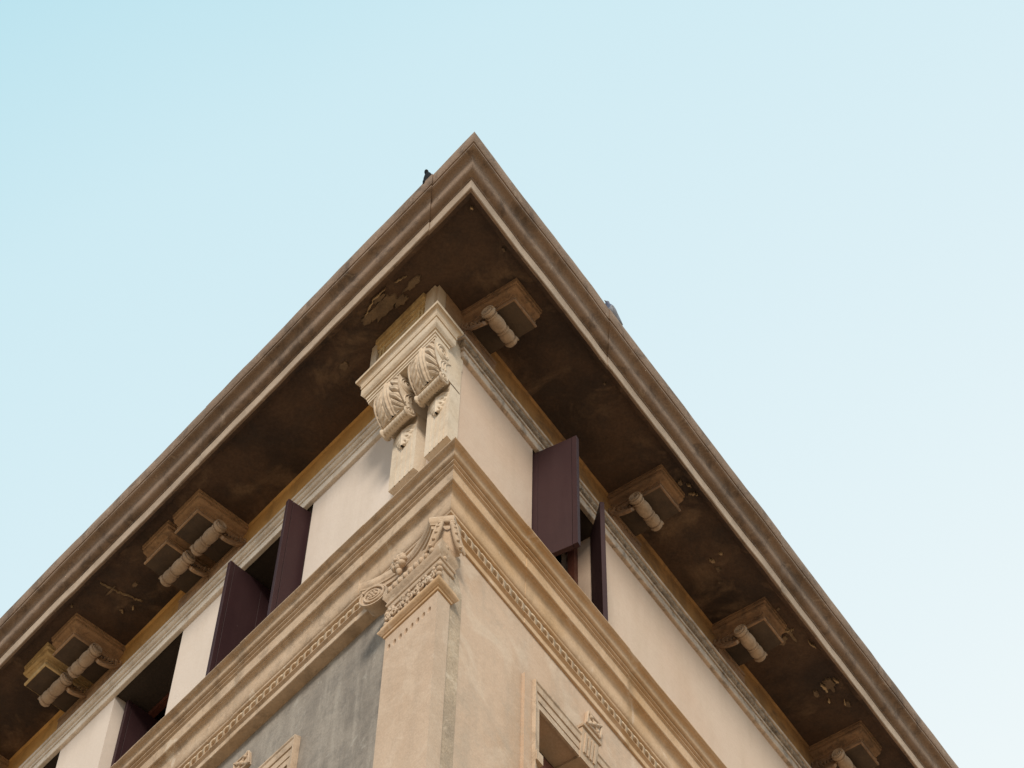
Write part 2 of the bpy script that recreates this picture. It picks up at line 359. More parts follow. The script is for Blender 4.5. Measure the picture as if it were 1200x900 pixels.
CRACKS = [('R', [(3.86, .20), (3.865, .30), (3.83, .40), (3.835, .48), (3.86, .55)], .022, 1), ('R', [(3.62, .50), (3.645, .515)], .014, 2), ('R', [(2.90, .35), (2.94, .37)], .022, 3), ('R', [(2.89, .45), (2.915, .46)], .015, 4),
          ('R', [(4.46, .55), (4.52, .575)], .022, 5), ('R', [(4.45, .44), (4.55, .45)], .02, 6), ('R', [(4.62, .42), (4.66, .40)], .012, 7), ('R', [(4.02, .58), (4.12, .60)], .014, 8), ('R', [(4.70, .52), (4.75, .50)], .014, 9),
          ('R', [(2.28, .55), (2.31, .585), (2.33, .60)], .02, 10), ('R', [(2.20, .585), (2.24, .60)], .012, 11), ('R', [(5.42, .42), (5.46, .30)], .012, 12), 
          ('L', [(3.80, .56), (3.77, .40), (3.73, .26), (3.71, .20)], .008, 14), ('L', [(3.88, .27), (3.91, .25)], .022, 15), ('L', [(3.80, .22), (3.83, .21)], .012, 16), ('L', [(4.12, .60), (4.14, .59)], .012, 17),
          ('L', [(.20, .60), (.34, .60), (.50, .55)], .012, 18),  ('R', [(-.735, .575), (-.70, .585)], .016, 20), ('L', [(.02, .545), (.12, .58)], .010, 21), ]
for c_ in CRACKS: crack(*c_)

# ------------------------------------------------------------------ eave cornice
prof = [(.585, 18.17), (.61, 18.135), (.618, 18.085), (.626, 18.082), (.632, 18.058), (.640, 18.052), (.668, 18.034), (.688, 18.028)]
nf = len(prof)
prof += [(.694, 18.033), (.698, 18.112), (.702, 18.130)]
nf2 = len(prof)
prof += [(.684, 18.138), (.684, 18.150), (.702, 18.156), (.703, 18.168)]
prof += cyma((.704, 18.172), (.822, 18.300), 22)
prof += [(.831, 18.308), (.832, 18.320), (.810, 18.326), (.810, 18.336), (.836, 18.340), (.844, 18.36), (.849, 18.40), (.852, 18.45), (.846, 18.459), (.70, 18.475), (.585, 18.475)]
mi = [2 if j < 6 else 0 if j < nf - 1 else (1 if j < nf2 - 1 else 0) for j in range(len(prof))]  # rim underside takes the soffit's dark colour: the shade there is painted in
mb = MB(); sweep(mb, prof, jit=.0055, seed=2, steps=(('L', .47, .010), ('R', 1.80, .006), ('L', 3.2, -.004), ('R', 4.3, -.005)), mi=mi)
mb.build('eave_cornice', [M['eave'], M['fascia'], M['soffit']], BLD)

# ------------------------------------------------------------------ upper architrave under the frieze
arch = [(-.004, 17.466), (.026, 17.466), (.031, 17.470), (.034, 17.538), (.030, 17.546), (.014, 17.549), (.014, 17.559), (.038, 17.562), (.041, 17.582), (.026, 17.588), (.026, 17.597)]
arch += arc((.034, 17.598), (.064, 17.630), -.20, 6)
arch += [(.052, 17.634), (.052, 17.640), (.074, 17.643), (.077, 17.668), (.070, 17.674), (.0, 17.69), (-.004, 17.69)]
mb = MB(); sweep(mb, arch, sides='L', startL=.52, seed=4); mb.build('architrave', M['arch_l'], BLD)
na = len(arch); mi = [1 if 9 <= j <= 18 else 0 for j in range(na)]
mb = MB(); sweep(mb, arch, sides='R', startR=-.10, seed=5, mi=mi)
o = mb.build('architrave', [M['arch_r'], M['black_crust']], BLD); o['label'] = 'architrave blackened by grime on the right face'

# ------------------------------------------------------------------ brackets under the eave
def ring_profile(mb, s, u0, u1, dF, prof, mi=0):
    rows = [[W(s, u0 - o, .0, z), W(s, u0 - o, dF + o, z), W(s, u1 + min(o, .0), dF + o, z), W(s, u1 + min(o, .0), .0, z)] for o, z in prof]
    mb.grid(rows, False, False, mi)
def bracket(s, u, seed, broken=False):
    BM = M['bracket'] if s == 'L' else M['bracket_dark']
    a, b = u + .062, u + .338; dF = .458
    mb = MB()
    pr = [(.0, 17.918), (.010, 17.918), (.015, 17.924), (.015, 17.938), (.008, 17.946), (-.006, 17.950), (-.006, 17.990), (.004, 17.993), (.004, 18.002), (-.006, 18.004)]
    pr += ogee((-.006, 18.008), (.046, 18.066), .12, 8) + [(.036, 18.070), (.036, 18.078), (.058, 18.080), (.061, 18.098), (.052, 18.102), (.052, 18.108), (.064, 18.110), (.066, 18.13)]
    ring_profile(mb, s, a, b, dF, pr)
    mb.add([W(s, a, .004, 17.945), W(s, b, .004, 17.945), W(s, b, .004, 18.1), W(s, a, .004, 18.1)], [(0, 1, 2, 3)])
    if broken:
        rng = random.Random(seed)
        for v in mb.v:
            e = noise.noise(v * 14) * .022 + noise.noise(v * 31) * .012
            v += Vector((e, e * .6, -abs(e) * .8))
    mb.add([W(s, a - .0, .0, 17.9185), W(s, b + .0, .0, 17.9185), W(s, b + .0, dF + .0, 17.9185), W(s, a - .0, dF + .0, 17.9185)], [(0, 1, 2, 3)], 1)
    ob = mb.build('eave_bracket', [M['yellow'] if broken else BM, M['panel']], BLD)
    if broken: ob['label'] = 'chipped and yellowed bracket'
    # base block on the frieze
    m2 = MB()
    bp = [(.0, 17.716), (.026, 17.720), (.034, 17.724), (.036, 17.736), (.046, 17.740), (.048, 17.822), (.036, 17.826), (.036, 17.836), (.054, 17.840), (.054, 17.868), (.0, 17.876)]
    rows = [[W(s, u + .03 - o * .5, .0, z), W(s, u + .03 - o * .5, .012 + o, z), W(s, u + .37 + o * .5, .012 + o, z), W(s, u + .37 + o * .5, .0, z)] for o, z in bp]
    m2.grid(rows); m2.build('base_block', BM, ob)
    # roll of the scroll: a banded baluster lying along the face
    cx = W(s, u - .012, .268, 17.845); ax = (DL if s == 'L' else DR)
    rp = [(0, .004), (0, .030), (.001, .053), (.010, .059), (.022, .059), (.028, .050), (.031, .043), (.040, .043), (.044, .052), (.054, .053), (.058, .047), (.060, .043)]
    for t in range(13): rp.append((.063 + .0105 * t, .045 + .0115 * sin(pi * t / 12) ** .7))
    rp += [(.192, .0425), (.197, .053), (.207, .053), (.212, .0425)]
    for t in range(10): rp.append((.215 + .0088 * t, .044 + .0115 * sin(pi * t / 9) ** .7))
    rp += [(.297, .0425), (.302, .054), (.318, .056), (.325, .050), (.326, .03), (.326, .004)]
    m3 = MB(); m3.lathe(cx, ax, rp, 28)
    nn = NL if s == 'L' else NR
    for e in (-.004, .330):                                # spiral on both ends
        pts = []; rad = []
        for k in range(44):
            th = k / 43 * 5.2 * pi; r = .050 * (1 - k / 43 * .82); pts.append(cx + ax * e + (nn * cos(th) + Vector((0, 0, 1)) * sin(th)) * r); rad.append(.0085 - .003 * k / 43)
        m3.tube(pts, rad, 6)
    m3.build('scroll_roll', M['roll'], ob)
    # near cheek: a fluted fan leaf curling from the roll back to the wall, and the shallow body above it
    m4 = MB()
    for k in range(6):
        pts = []; rad = []
        for j in range(11):
            t = j / 10; r = .205 - .028 * k
            th = -pi * .5 + t * pi * .62
            d = .222 - r * cos(th) * (1.0 - .04 * k) - .0; z = 17.905 + (r * .80) * sin(th) * (1. if th < 0 else .3)
            pts.append(W(s, u + .012 + .012 * k, max(.014, d), max(17.69, z))); rad.append(.016 - .006 * t)
        m4.tube(pts, rad, 7)
    m4.build('scroll_leaf', [BM, M['panel']], ob)
    return ob
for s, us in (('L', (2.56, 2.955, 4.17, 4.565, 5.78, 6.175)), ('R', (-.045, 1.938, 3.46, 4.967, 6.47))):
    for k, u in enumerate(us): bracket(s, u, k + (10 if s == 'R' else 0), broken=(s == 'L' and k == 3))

# ------------------------------------------------------------------ corner pier with its two leaf consoles
pier = MB()
body = [(.0, 17.30), (.0, 18.13)]
a_, b_, ul_ = .312, .008, .665
pier_sweep(pier, body, a_, b_, ul_, .02, backL=-.02, backR=-.02)
PIER = pier.build('corner_pier', M['pale'], BLD, smooth=0)
capm = MB()
cp = [(.0, 17.326), (.006, 17.328), (.008, 17.350), (.000, 17.354), (.000, 17.360), (.014, 17.362), (.016, 17.384), (.008, 17.388), (.008, 17.394), (.026, 17.398), (.028, 17.404), (.034, 17.41), (.040, 17.420), (.044, 17.428), (.044, 17.496), (.034, 17.500), (.034, 17.512), (.048, 17.516), (.050, 17.534), (.042, 17.538), (.042, 17.543)]
cp += [(.048 + .026 * (1 - cos(pi / 2 * t / 6)), 17.545 + .050 * sin(pi / 2 * t / 6)) for t in range(7)] + [(.066, 17.598), (.066, 17.603), (.080, 17.605), (.082, 17.634), (.076, 17.640), (.0, 17.665)]
pier_sweep(capm, cp, a_, b_, ul_, -.175, backL=-.02, backR=-.02)
capm.build('cap_moulding', M['pale'], PIER)
# carved front of the block above the cap: a sunk panel with upright bars
car = MB()
car.box('L', -.060, .040, a_ - .01, a_ + .024, 17.655, 18.118, 1); car.box('L', .600, .672, a_ - .01, a_ + .024, 17.655, 18.118, 1)
for k, (z0_, z1_, h) in enumerate([(17.657, 17.685, .050), (17.703, 17.728, .034), (17.748, 17.772, .018), (17.80, 17.92, .003), (17.950, 17.975, .014), (17.997, 18.030, .030), (18.055, 18.116, .046)]):
    car.box('L', .042, .598, a_ - .01, a_ + h, z0_, z1_)
for u_ in (.075, .115, .520, .560): car.box('L', u_, u_ + .022, a_ - .01, a_ + .014, 17.691, 18.04)
for v in car.v:
    e = noise.noise(v * 20) * .006; v += NL * e
c_ = car.build('carved_panel', [M['yellow'], M['pale']], PIER, smooth=0)
side = MB(); side.add([two(.225, .0125, 17.655), two(.225, .0125, 18.118), two(-.05, .0125, 18.118), two(-.05, .0125, 17.655)], [(0, 1, 2, 3)])
side.build('pier_side', M['bracket'], PIER, smooth=0)  # brown sheet over the pale pier: this side's shade and dirt put into colour

def console(u0, wd, corner=False):
    """acanthus console: a curved front with a leaf in relief, ending below in a roll"""
    def Wc(u, d, z):
        if corner:
            lo = -(.016 - DOTN * d) / .973; u = lo + (u - u0) * (u0 + wd - lo) / wd
        return W('L', u, d, z)
    def box_(m, u0_, u1_, d0_, d1_, z0_, z1_):
        m.prism([Wc(u0_, d0_, z0_), Wc(u1_, d0_, z0_), Wc(u1_, d1_, z0_), Wc(u0_, d1_, z0_)], [Wc(u0_, d0_, z1_), Wc(u1_, d0_, z1_), Wc(u1_, d1_, z1_), Wc(u0_, d1_, z1_)])
    ctrl = [(.296, 17.326), (.306, 17.29), (.312, 17.24), (.311, 17.18), (.300, 17.115), (.280, 17.055), (.254, 17.00), (.228, 16.965), (.212, 16.945)]
    def front(t):
        x = t * (len(ctrl) - 1); i = min(int(x), len(ctrl) - 2); f = x - i
        return ctrl[i][0] + (ctrl[i + 1][0] - ctrl[i][0]) * f, ctrl[i][1] + (ctrl[i + 1][1] - ctrl[i][1]) * f
    nt_, nu = 120, 84; mb = MB(); rows = []; NLB = 5.4
    for i in range(nt_ + 1):
        t = i / nt_; d, z = front(t); row = []
        for j in range(nu + 1):
            x = 2 * j / nu - 1; ax = abs(x); rel = 0.
            ph = t * NLB - ax * 2.6 + .45 * noise.noise(Vector((x * 2 + u0 * 5, t * 3, 9))); fr = ph - math.floor(ph)
            edge = .82 + .09 * abs(sin(pi * ph))
            if ax < .34:                                   # long cords down the middle
                rel = .018 + .012 * (1 - (ax / .34) ** 2) + .004 * cos(2 * pi * (ax - .03 * sin(3 * t)) * 6.0) + .008 * exp(-(x / .05) ** 2)
            elif ax < edge:                                # a comb of leaf lobes on either side
                q = (ax - .34) / (edge - .34)
                rel = .018 * (1 - q ** 4) + .012 * sin(pi * fr) ** .7 - .010 * exp(-((fr - .5) / .12) ** 2) * q
                fy = min(fr, 1 - fr); rel -= .034 * exp(-((ax - .56) / .17) ** 2 - (fy / .15) ** 2)
            elif ax < .93: rel = -.004
            if ax >= .93: rel = .014
            rel += .002 * noise.noise(Vector((x * 6 + u0 * 9, t * 14, 3)))
            row.append(Wc(u0 + wd * (.5 + .5 * x), d + rel - .012, z + rel * .25 * (t - .3)))
        rows.append(row)
    mb.grid(rows)
    for x in (0, 1):                                       # cheeks
        u = u0 + wd * x; f_ = [rows[i][0 if x == 0 else nu] for i in range(0, nt_ + 1, 4)]
        mb.grid([f_, [Wc(u, .0, p.z) for p in f_]], mi=1)
    mb.add([Wc(u0, .1, 16.945), Wc(u0 + wd, .1, 16.945), Wc(u0 + wd, .225, 16.945), Wc(u0, .225, 16.945)], [(0, 1, 2, 3)])
    con = mb.build('console', [M['console'], M['pale']], PIER, smooth=55)
    # the roll with beads of leaf ends
    m2 = MB(); nu2, na2 = 110, 30; rows = []; RC = (.182, 16.905)
    for i in range(nu2 + 1):
        x = i / nu2; r0 = .040 + .012 * exp(-((x - .03) / .045) ** 2) + .012 * exp(-((x - .97) / .045) ** 2)
        row = []
        for k in range(na2):
            a = 2 * pi * k / na2; q = sin(pi * x * 10); h = .0018 * abs(q)
            for ac, so in ((1.22, 0.), (1.62, .5)):
                fq = (x * 11 + so) % 1.0; h -= .014 * exp(-((a - pi * ac) / .22) ** 2 - ((fq - .5) / .22) ** 2)
            row.append(Wc(u0 - .004 + (wd + .008) * x, RC[0] + (r0 + h) * cos(a), RC[1] + (r0 + h) * sin(a)))
        rows.append(row)
    m2.grid(rows, True, True); m2.build('console_roll', M['console'], PIER); m2 = MB()
    for x, e in ((u0, -.002), (u0 + wd, .002)):            # scroll cut on the cheeks
        for off in (0, .020):
            pts = []; rad = []
            for k in range(46):
                th = -pi * .55 + k / 45 * 3.6 * pi; r = (.088 - off) * (1 - .86 * k / 45)
                pts.append(Wc(x + e, .215 + r * cos(th), 17.215 + r * sin(th) * 1.1)); rad.append(.0075 - .003 * k / 45)
            m2 = MB(); m2.tube(pts, rad, 6); m2.build('cheek_scroll', M['pale'], PIER)
        if x == u0:
            for q in range(3):
                m2 = MB(); m2.tube([Wc(x + e, .235 - .03 * q - .05 * t + .03 * sin(pi * t), 16.975 + .16 * t + .02 * q) for t in [k / 10 for k in range(11)]], .006, 6); m2.build('cheek_scroll', M['pale'], PIER)
        pts = []
        for k in range(30):
            th = k / 29 * 3.6 * pi; r = .036 * (1 - .8 * k / 29); pts.append(Wc(x + e * 2.5, RC[0] + r * cos(th), RC[1] + r * sin(th)))
        m2 = MB(); m2.tube(pts, .006, 6); m2.build('cheek_scroll', M['pale'], PIER)
    # strip the console stands against, with shallow reeding, and the leaf tassel under the roll
    m3 = MB()
    box_(m3, u0 + .006, u0 + wd - .004, -.01, .105, 16.236, 17.322)
    for q in range(4): box_(m3, u0 + .05 + .052 * q, u0 + .058 + .052 * q, .10, .108, 16.236, 16.74)
    m3.build('pier_strip', M['pale'], PIER, smooth=0)
    m4 = MB(); rows = []; n_, m_ = 40, 34
    for i in range(n_ + 1):
        t = i / n_; row = []                               # t: 0 top, 1 tip
        half = .115 * (1 - t) ** .55 * (.80 + .20 * abs(sin(pi * t * 4))) + .012
        for j in range(m_ + 1):
            x = 2 * j / m_ - 1; ax = abs(x); ph = t * 4 - ax * .7; fr = ph - math.floor(ph)
            r = .030 * (1 - ax ** 4) + .006 * exp(-(x / .12) ** 2)
            r -= .026 * exp(-((ax - .55) / .16) ** 2 - (min(fr, 1 - fr) / .16) ** 2)
            row.append(Wc(u0 + wd * .5 + half * x, .103 + max(r, -.002), 16.862 - .20 * t))
        rows.append(row)
    m4.grid(rows); m4.build('leaf_tassel', M['pale'], PIER, smooth=60)
console(-.066, .276, True)
console(.312, .280)

# ------------------------------------------------------------------ windows of the upper storey
def casing(s, a, b, lo, hi, d, w_=.055):
    mb = MB(); mb.box(s, a + .004, a + w_, d - .06, d, lo, hi - .004); mb.box(s, b - w_, b - .004, d - .06, d, lo, hi - .004)
    mb.box(s, a + w_, b - w_, d - .055, d - .003, hi - w_, hi - .005)
    return mb.build('window', M['redwood'], BLD, smooth=0)
def shutter(win, s, p0, p1, lo, hi, th=.038):
    """leaf from its hinge p0 to its free edge p1, both (u, d)"""
    a, b = Vector(p0), Vector(p1); t = (b - a).normalized(); n = Vector((-t.y, t.x)) * th / 2; L_ = (b - a).length
    mb = MB()
    def slab(t0, t1, z0, z1, k):
        q = [a + t * t0 - n * k, a + t * t1 - n * k, a + t * t1 + n * k, a + t * t0 + n * k]
        mb.prism([W(s, x.x, x.y, z0) for x in q], [W(s, x.x, x.y, z1) for x in q])
    slab(0, L_ * .28, lo, hi, .86); slab(L_ * .28 + .001, L_ * .90, lo, hi, .87)
    slab(L_ * .90 + .004, L_, lo, hi, 1.)
    o = mb.build('shutter', M['shutter'], win, smooth=0)
    bm = bmesh.new(); bm.from_mesh(o.data); bmesh.ops.bevel(bm, geom=bm.edges[:], offset=.002, segments=1, affect='EDGES'); bm.to_mesh(o.data); bm.free()
    return o
wins = []
for i, (a, b, lo, hi) in enumerate(ATTL):
    win = casing('L', a, b, lo, hi, -.29); wins.append(win)
    if i == 0: shutter(win, 'L', (a + .05, -.27), (a + .085, .180), 15.83, 17.415); shutter(win, 'L', (b - .030, -.29), (b - .045, .155), 15.83, 17.415)
    else: shutter(win, 'L', (b - .05, -.52), (b - .055, -.085), 15.83, 17.43)
a, b, lo, hi = ATTR[0]
win = casing('R', a, b, lo, hi, -.20)
shutter(win, 'R', (a + .02, -.09), (a + .078, .352), 15.985, 17.415, .042)
shutter(win, 'R', (b - .03, -.05), (1.585, .185), 15.83, 17.415, .036)

# ------------------------------------------------------------------ lower entablature
ent = [(-.05, 15.83), (.05, 15.838), (.20, 15.818), (.216, 15.809), (.218, 15.799), (.214, 15.794), (.204, 15.791), (.201, 15.786)]
ent += cyma((.203, 15.784), (.140, 15.722), 16)
ent += [(.132, 15.722), (.132, 15.716), (.146, 15.713), (.147, 15.704), (.140, 15.699), (.122, 15.696), (.122, 15.686), (.132, 15.683), (.133, 15.674), (.120, 15.668), (.116, 15.664), (.113, 15.556), (.108, 15.550), (.094, 15.548)]
ent += cyma((.094, 15.541), (.018, 15.354), 24, .86)
ent += [(.014, 15.352), (.042, 15.348), (.044, 15.338), (.040, 15.329), (.030, 15.325), (-.040, 15.322), (-.040, 15.236), (.026, 15.232), (.028, 15.222)]
ent += arc((.020, 15.218), (.004, 15.182), -.25, 5)
ent += [(.016, 15.178), (.016, 15.130), (.012, 15.126), (-.10, 15.124), (-.12, 15.83)]
mb = MB(); sweep(mb, ent, sides='L', seed=11, jit=.0024, steps=(('L', .95, .003), ('L', 2.30, -.004), ('L', 3.75, .003))); ENT_L = mb.build('entablature', M['stone'], BLD)
entr = [(max(d, .002) if 15.12 < z < 15.19 and d > -.05 else d, z) for d, z in ent]
mb = MB(); sweep(mb, entr, sides='R', seed=12, jit=.0024, steps=(('R', .86, .003), ('R', 2.12, -.004), ('R', 3.4, .003)))
ENT_R = mb.build('entablature', M['stone_warm'], BLD)
ENT_R['label'] = 'warmer ochre toned cornice on the right face'
def ornament(s, parent, m, length):
    """band of leaning leaves with drilled eyes between them"""
    per = .0735; n = int(length / per); nu, nv = 16, 16; rows = []
    for i in range(n * nu + 1):
        u = i / nu * per; ph = (i / nu) % 1.0; row = []
        for k in range(nv + 1):
            v = k / nv; h = 1.
            x = (ph + .28 * (v - .5)) % 1.0
            e1 = ((min(abs(x - .50), 1 - abs(x - .50))) / .30) ** 2 + ((v - .25) / .17) ** 2
            dx = min(abs(x - .02), 1 - abs(x - .02)); e2 = (dx / .20) ** 2 + ((v - .86) / .24) ** 2
            h = 1. - 1.0 / (1 + e1 ** 4) - 1.0 / (1 + e2 ** 4)
            h *= .65 + .35 * sin(pi * v)
            h += .10 * cos(2 * pi * x) * (h > .5)
            d = -.014 + .052 * max(h, -.1) + .002 * noise.noise(Vector((u * 25, v * 3, 1)))
            z = 15.236 + .088 * v
            row.append((DL if s == 'L' else DR) * (u + .02) + MI * d + Vector((0, 0, z)))
        rows.append(row)
    mb = MB(); mb.grid(rows); return mb.build('ornament_band', m, parent, smooth=60)
M['ornament'] = mat('chalky_ornament_stone', (.62, .49, .36), (.55, .41, .28), .7, 3, grime=.3, grime_col=(.4, .3, .2), grime_scale=12)
ornament('L', ENT_L, M['ornament'], 6.5); ornament('R', ENT_R, M['ornament'], 6.5)

# ------------------------------------------------------------------ pilaster and capital
pa, pb, pul, pur = .088, .014, .470, .035
pil = MB(); pier_sweep(pil, [(.0, 0.), (.0, 14.215)], pa, pb, pul, pur, backL=-.08, backR=-.02); pier_sweep(pil, [(.0, 14.315), (.0, 14.40)], pa, pb, pul, pur, backL=-.08, backR=-.02)
rows = []                                                  # band with the hollow ends of eight flutes
ulow = -(pb - DOTN * pa) / .973
for i in range(41):
    z = 14.215 + .10 * i / 40; row = [W('L', pul, -.08, z)]
    for j in range(241):
        u = pul + (ulow - pul) * j / 240; h = 0.
        for k in range(8):
            du = (u - (.040 + .0555 * k)) / .0165; dz = (z - 14.262) / .030
            if abs(du) < 1.3 and abs(dz) < 1.3: h -= .026 * max(0, 1 - (du * du + dz * dz) ** 1.5)
        row.append(W('L', u, pa + h, z) if j < 240 else two(pa, pb, z))
    row.append(W('R', pur, pb, z)); row.append(W('R', pur, -.02, z)); rows.append(row)
pil.grid(rows)
M['pilaster'] = mat('dragged_plaster', (.53, .405, .305), (.47, .345, .25), .7, 1.6, streak=.3, streak_col=(.40, .31, .235), streak_scale=10, spots=.4, spot_col=(.61, .49, .385), spot_scale=3, spot_edge=(.5, .66), fine_amt=.12)
PIL = pil.build('pilaster', M['pilaster'], BLD, smooth=30)
nk = MB()
np_ = [(.0, 14.392), (.010, 14.396), (.012, 14.416), (.020, 14.420)] + [(.022 + .020 * sin(pi * t / 8), 14.424 + .058 * t / 8) for t in range(9)] + [(.026, 14.486), (.028, 14.503), (.0, 14.51)]
pier_sweep(nk, np_, pa, pb, pul, pur, backL=-.08, backR=-.02)
nk.build('necking', M['stone_warm'], PIL)
bell = MB()
bp = [(-.012, 14.505), (-.012, 14.70), (.0, 14.705), (.004, 14.715), (.0, 14.725), (-.006, 14.728), (-.004, 14.76), (.004, 14.764), (.008, 14.775), (.004, 14.786), (.0, 14.80), (.014, 14.83), (.024, 14.85), (.022, 14.93), (.012, 14.94), (-.02, 14.95), (-.058, 14.965), (-.062, 15.02), (-.060, 15.10), (-.050, 15.17)]
pier_sweep(bell, bp, pa, pb, pul + .02, pur + .03, backL=-.08, backR=-.02)
CAP = bell.build('capital', M['stone'], PIL)
# leaf scrolls on the bell
lf = MB(); rng = random.Random(5)
for k in range(9):
    u = .015 + .054 * k; sg = 1 if k % 2 else -1
    pts = []
    for j in range(22):
        th = j / 21 * 3.0 * pi; r = .030 * (1 - .72 * j / 21); pts.append(W('L', u + sg * r * cos(th), pa + .004 + .010 * j / 21, 14.600 + r * 1.3 * sin(th)))
    lf.tube(pts, [.0125 - .006 * j / 21 for j in range(22)], 7)
    for q in range(5):
        lf.ball(W('L', u + rng.uniform(-.03, .03), pa + .006, 14.545 + q * .033 + rng.uniform(-.008, .008)), rng.uniform(.009, .018), 8, ax=(1, 1, 1.3))
for z in (14.56, 14.62, 14.67): lf.ball(W('L', pul + .012, pa - .01, z), .026, 8); lf.ball(two(pa + .002, pb + .004, z), .024, 8)
lf.build('capital_leaf', M['stone'], PIL, smooth=60)
eg = MB()
for k in range(9):
    u = .03 + .052 * k
    eg.ball(W('L', u, pa + .022, 14.885), .021, 10, ax=(.9, .9, 1.5)); eg.ball(W('L', u + .026, pa + .022, 14.865), .007, 6, ax=(1, 1, 2.4))
eg.build('egg_moulding', M['stone'], PIL, smooth=60)
# abacus with hollowed sides and cut horns
def abacus_ring(o, z):
    pts = []
    for k in range(17):                                    # hollow front, from the left horn to the corner horn
        t = k / 16; u = .770 + (.058 - .770) * t; dp = .126 - .088 * sin(pi * t) ** .8
        pts.append(W('L', u + o * (.4 if t == 0 else 0), dp + o, z))
    pts.append(two(.020 + o * .6, .060 + o, z))
    for k in range(1, 9):
        t = k / 8; pts.append(W('R', -.02 + .27 * t, .058 + o - .068 * sin(pi * t / 2) ** .9, z))
    pts.append(two(-.33, -.03, z)); pts.append(W('L', .80 + o * .3, -.08, z)); pts.append(W('L', .800 + o * .5, .060 + o, z))
    return pts
ab = MB(); rows = [abacus_ring(o, z) for o, z in [(-.030, 15.168), (-.022, 15.172), (-.018, 15.20), (-.008, 15.206), (-.006, 15.222), (.0, 15.228), (.004, 15.245), (.006, 15.268), (.002, 15.285), (-.01, 15.292)]]
ab.grid(rows, True, True); ab.build('abacus', M['stone'], PIL, smooth=40)
def volute(c, ax, up, R_, th, m, double=False):
    ax = Vector(ax).normalized(); e1 = Vector((0, 0, 1)); e2 = ax.cross(e1).normalized(); mb = MB(); h = th / 2
    if double: prof = [(-h, .004), (-h, R_ * .8), (-h + .004, R_), (-h + .016, R_), (-h + .026, R_ * .86), (0, R_ * .70), (h - .026, R_ * .86), (h - .016, R_), (h - .004, R_), (h, R_ * .8), (h, .004)]
    else: prof = [(-h, .004), (-h, R_ * .75), (-h * .2, R_ * .80), (h * .3, R_ * .92), (h - .012, R_), (h, R_ * .97), (h, R_ * .88), (h - .010, R_ * .84), (h - .010, R_ * .50), (h - .004, R_ * .42), (h, .004)]
    mb.lathe(c, ax, prof, 32)
    for sgn in ((1, -1) if double else (1,)):
        pts = []; rad = []
        for k in range(60):
            t = k / 59; a = t * 4.6 * pi + .6; r = R_ * (.86 - .70 * t); pts.append(Vector(c) + ax * sgn * (h - .002) + (e2 * cos(a) + e1 * sin(a)) * r); rad.append(.011 - .004 * t)
        mb.tube(pts, rad, 6)
        for k in range(6): a = k * pi / 3; mb.ball(Vector(c) + ax * sgn * (h + .002) + (e2 * cos(a) + e1 * sin(a)) * R_ * .22, R_ * .12, 8)
        mb.ball(Vector(c) + ax * sgn * (h + .004), R_ * .12, 8)
    return mb.build('volute', m, PIL, smooth=45)
volute(W('L', .625, .070, 14.985), (NL * .92 - DL * .32), None, .108, .12, M['stone'])
mdir = MI.normalized(); pax = Vector((-mdir.y, mdir.x, 0))
if pax.x < 0: pax = -pax
hv = MB(); c0 = two(.048, .018, 0)
def hp(x, m_, z): return c0 + pax * x + mdir * m_ + Vector((0, 0, z))
path = [(.030, .020, 15.185), (.036, .034, 15.14), (.044, .040, 15.09), (.054, .036, 15.03), (.068, .022, 14.97), (.086, .0, 14.92), (.100, -.02, 14.895)]
for sg in (-1, 1):
    hv.tube([hp(sg * x, m_, z) for x, m_, z in path], [.015, .018, .019, .019, .019, .018, .014], 10)
    hv.tube([hp(sg * (x + .026), m_ - .018, z) for x, m_, z in path], [.010, .012, .013, .014, .014, .013, .010], 8)
    for k in range(6):
        x, m_, z = path[k]; hv.ball(hp(sg * (x + .012), m_ + .012, z - .012), .013, 8)
rows = []
for x, m_, z in path: rows.append([hp(x * t, m_ - .030 + .022 * t * t - .018, z) for t in [q / 5 - 1 for q in range(11)]])
hv.grid(rows)
for x in (-.04, 0, .04): hv.ball(hp(x, .034, 15.165 - abs(x) * .3), .020, 10)
for k in range(3): hv.ball(hp(.0, .0 - .004 * k, 14.90 - .05 * k), .026 - .004 * k, 10, ax=(1, 1, 1.2))
hv.build('volute', M['stone'], PIL, smooth=60)
rs = MB(); cr = W('L', .405, .075, 15.175)
for k in range(8):
    a = k * pi / 4; rs.ball(cr + NL * .012 + (DL * cos(a) + Vector((0, 0, 1.15)) * sin(a)) * .045, .030, 8)
    rs.ball(cr + NL * .026 + (DL * cos(a + .4) + Vector((0, 0, 1.15)) * sin(a + .4)) * .022, .018, 8)
rs.ball(cr + NL * .04, .018, 8); rs.ball(cr - Vector((0, 0, .085)) + NL * .004, .022, 8, ax=(1, 1, 1.8))
rs.build('rosette', M['stone'], PIL, smooth=60)

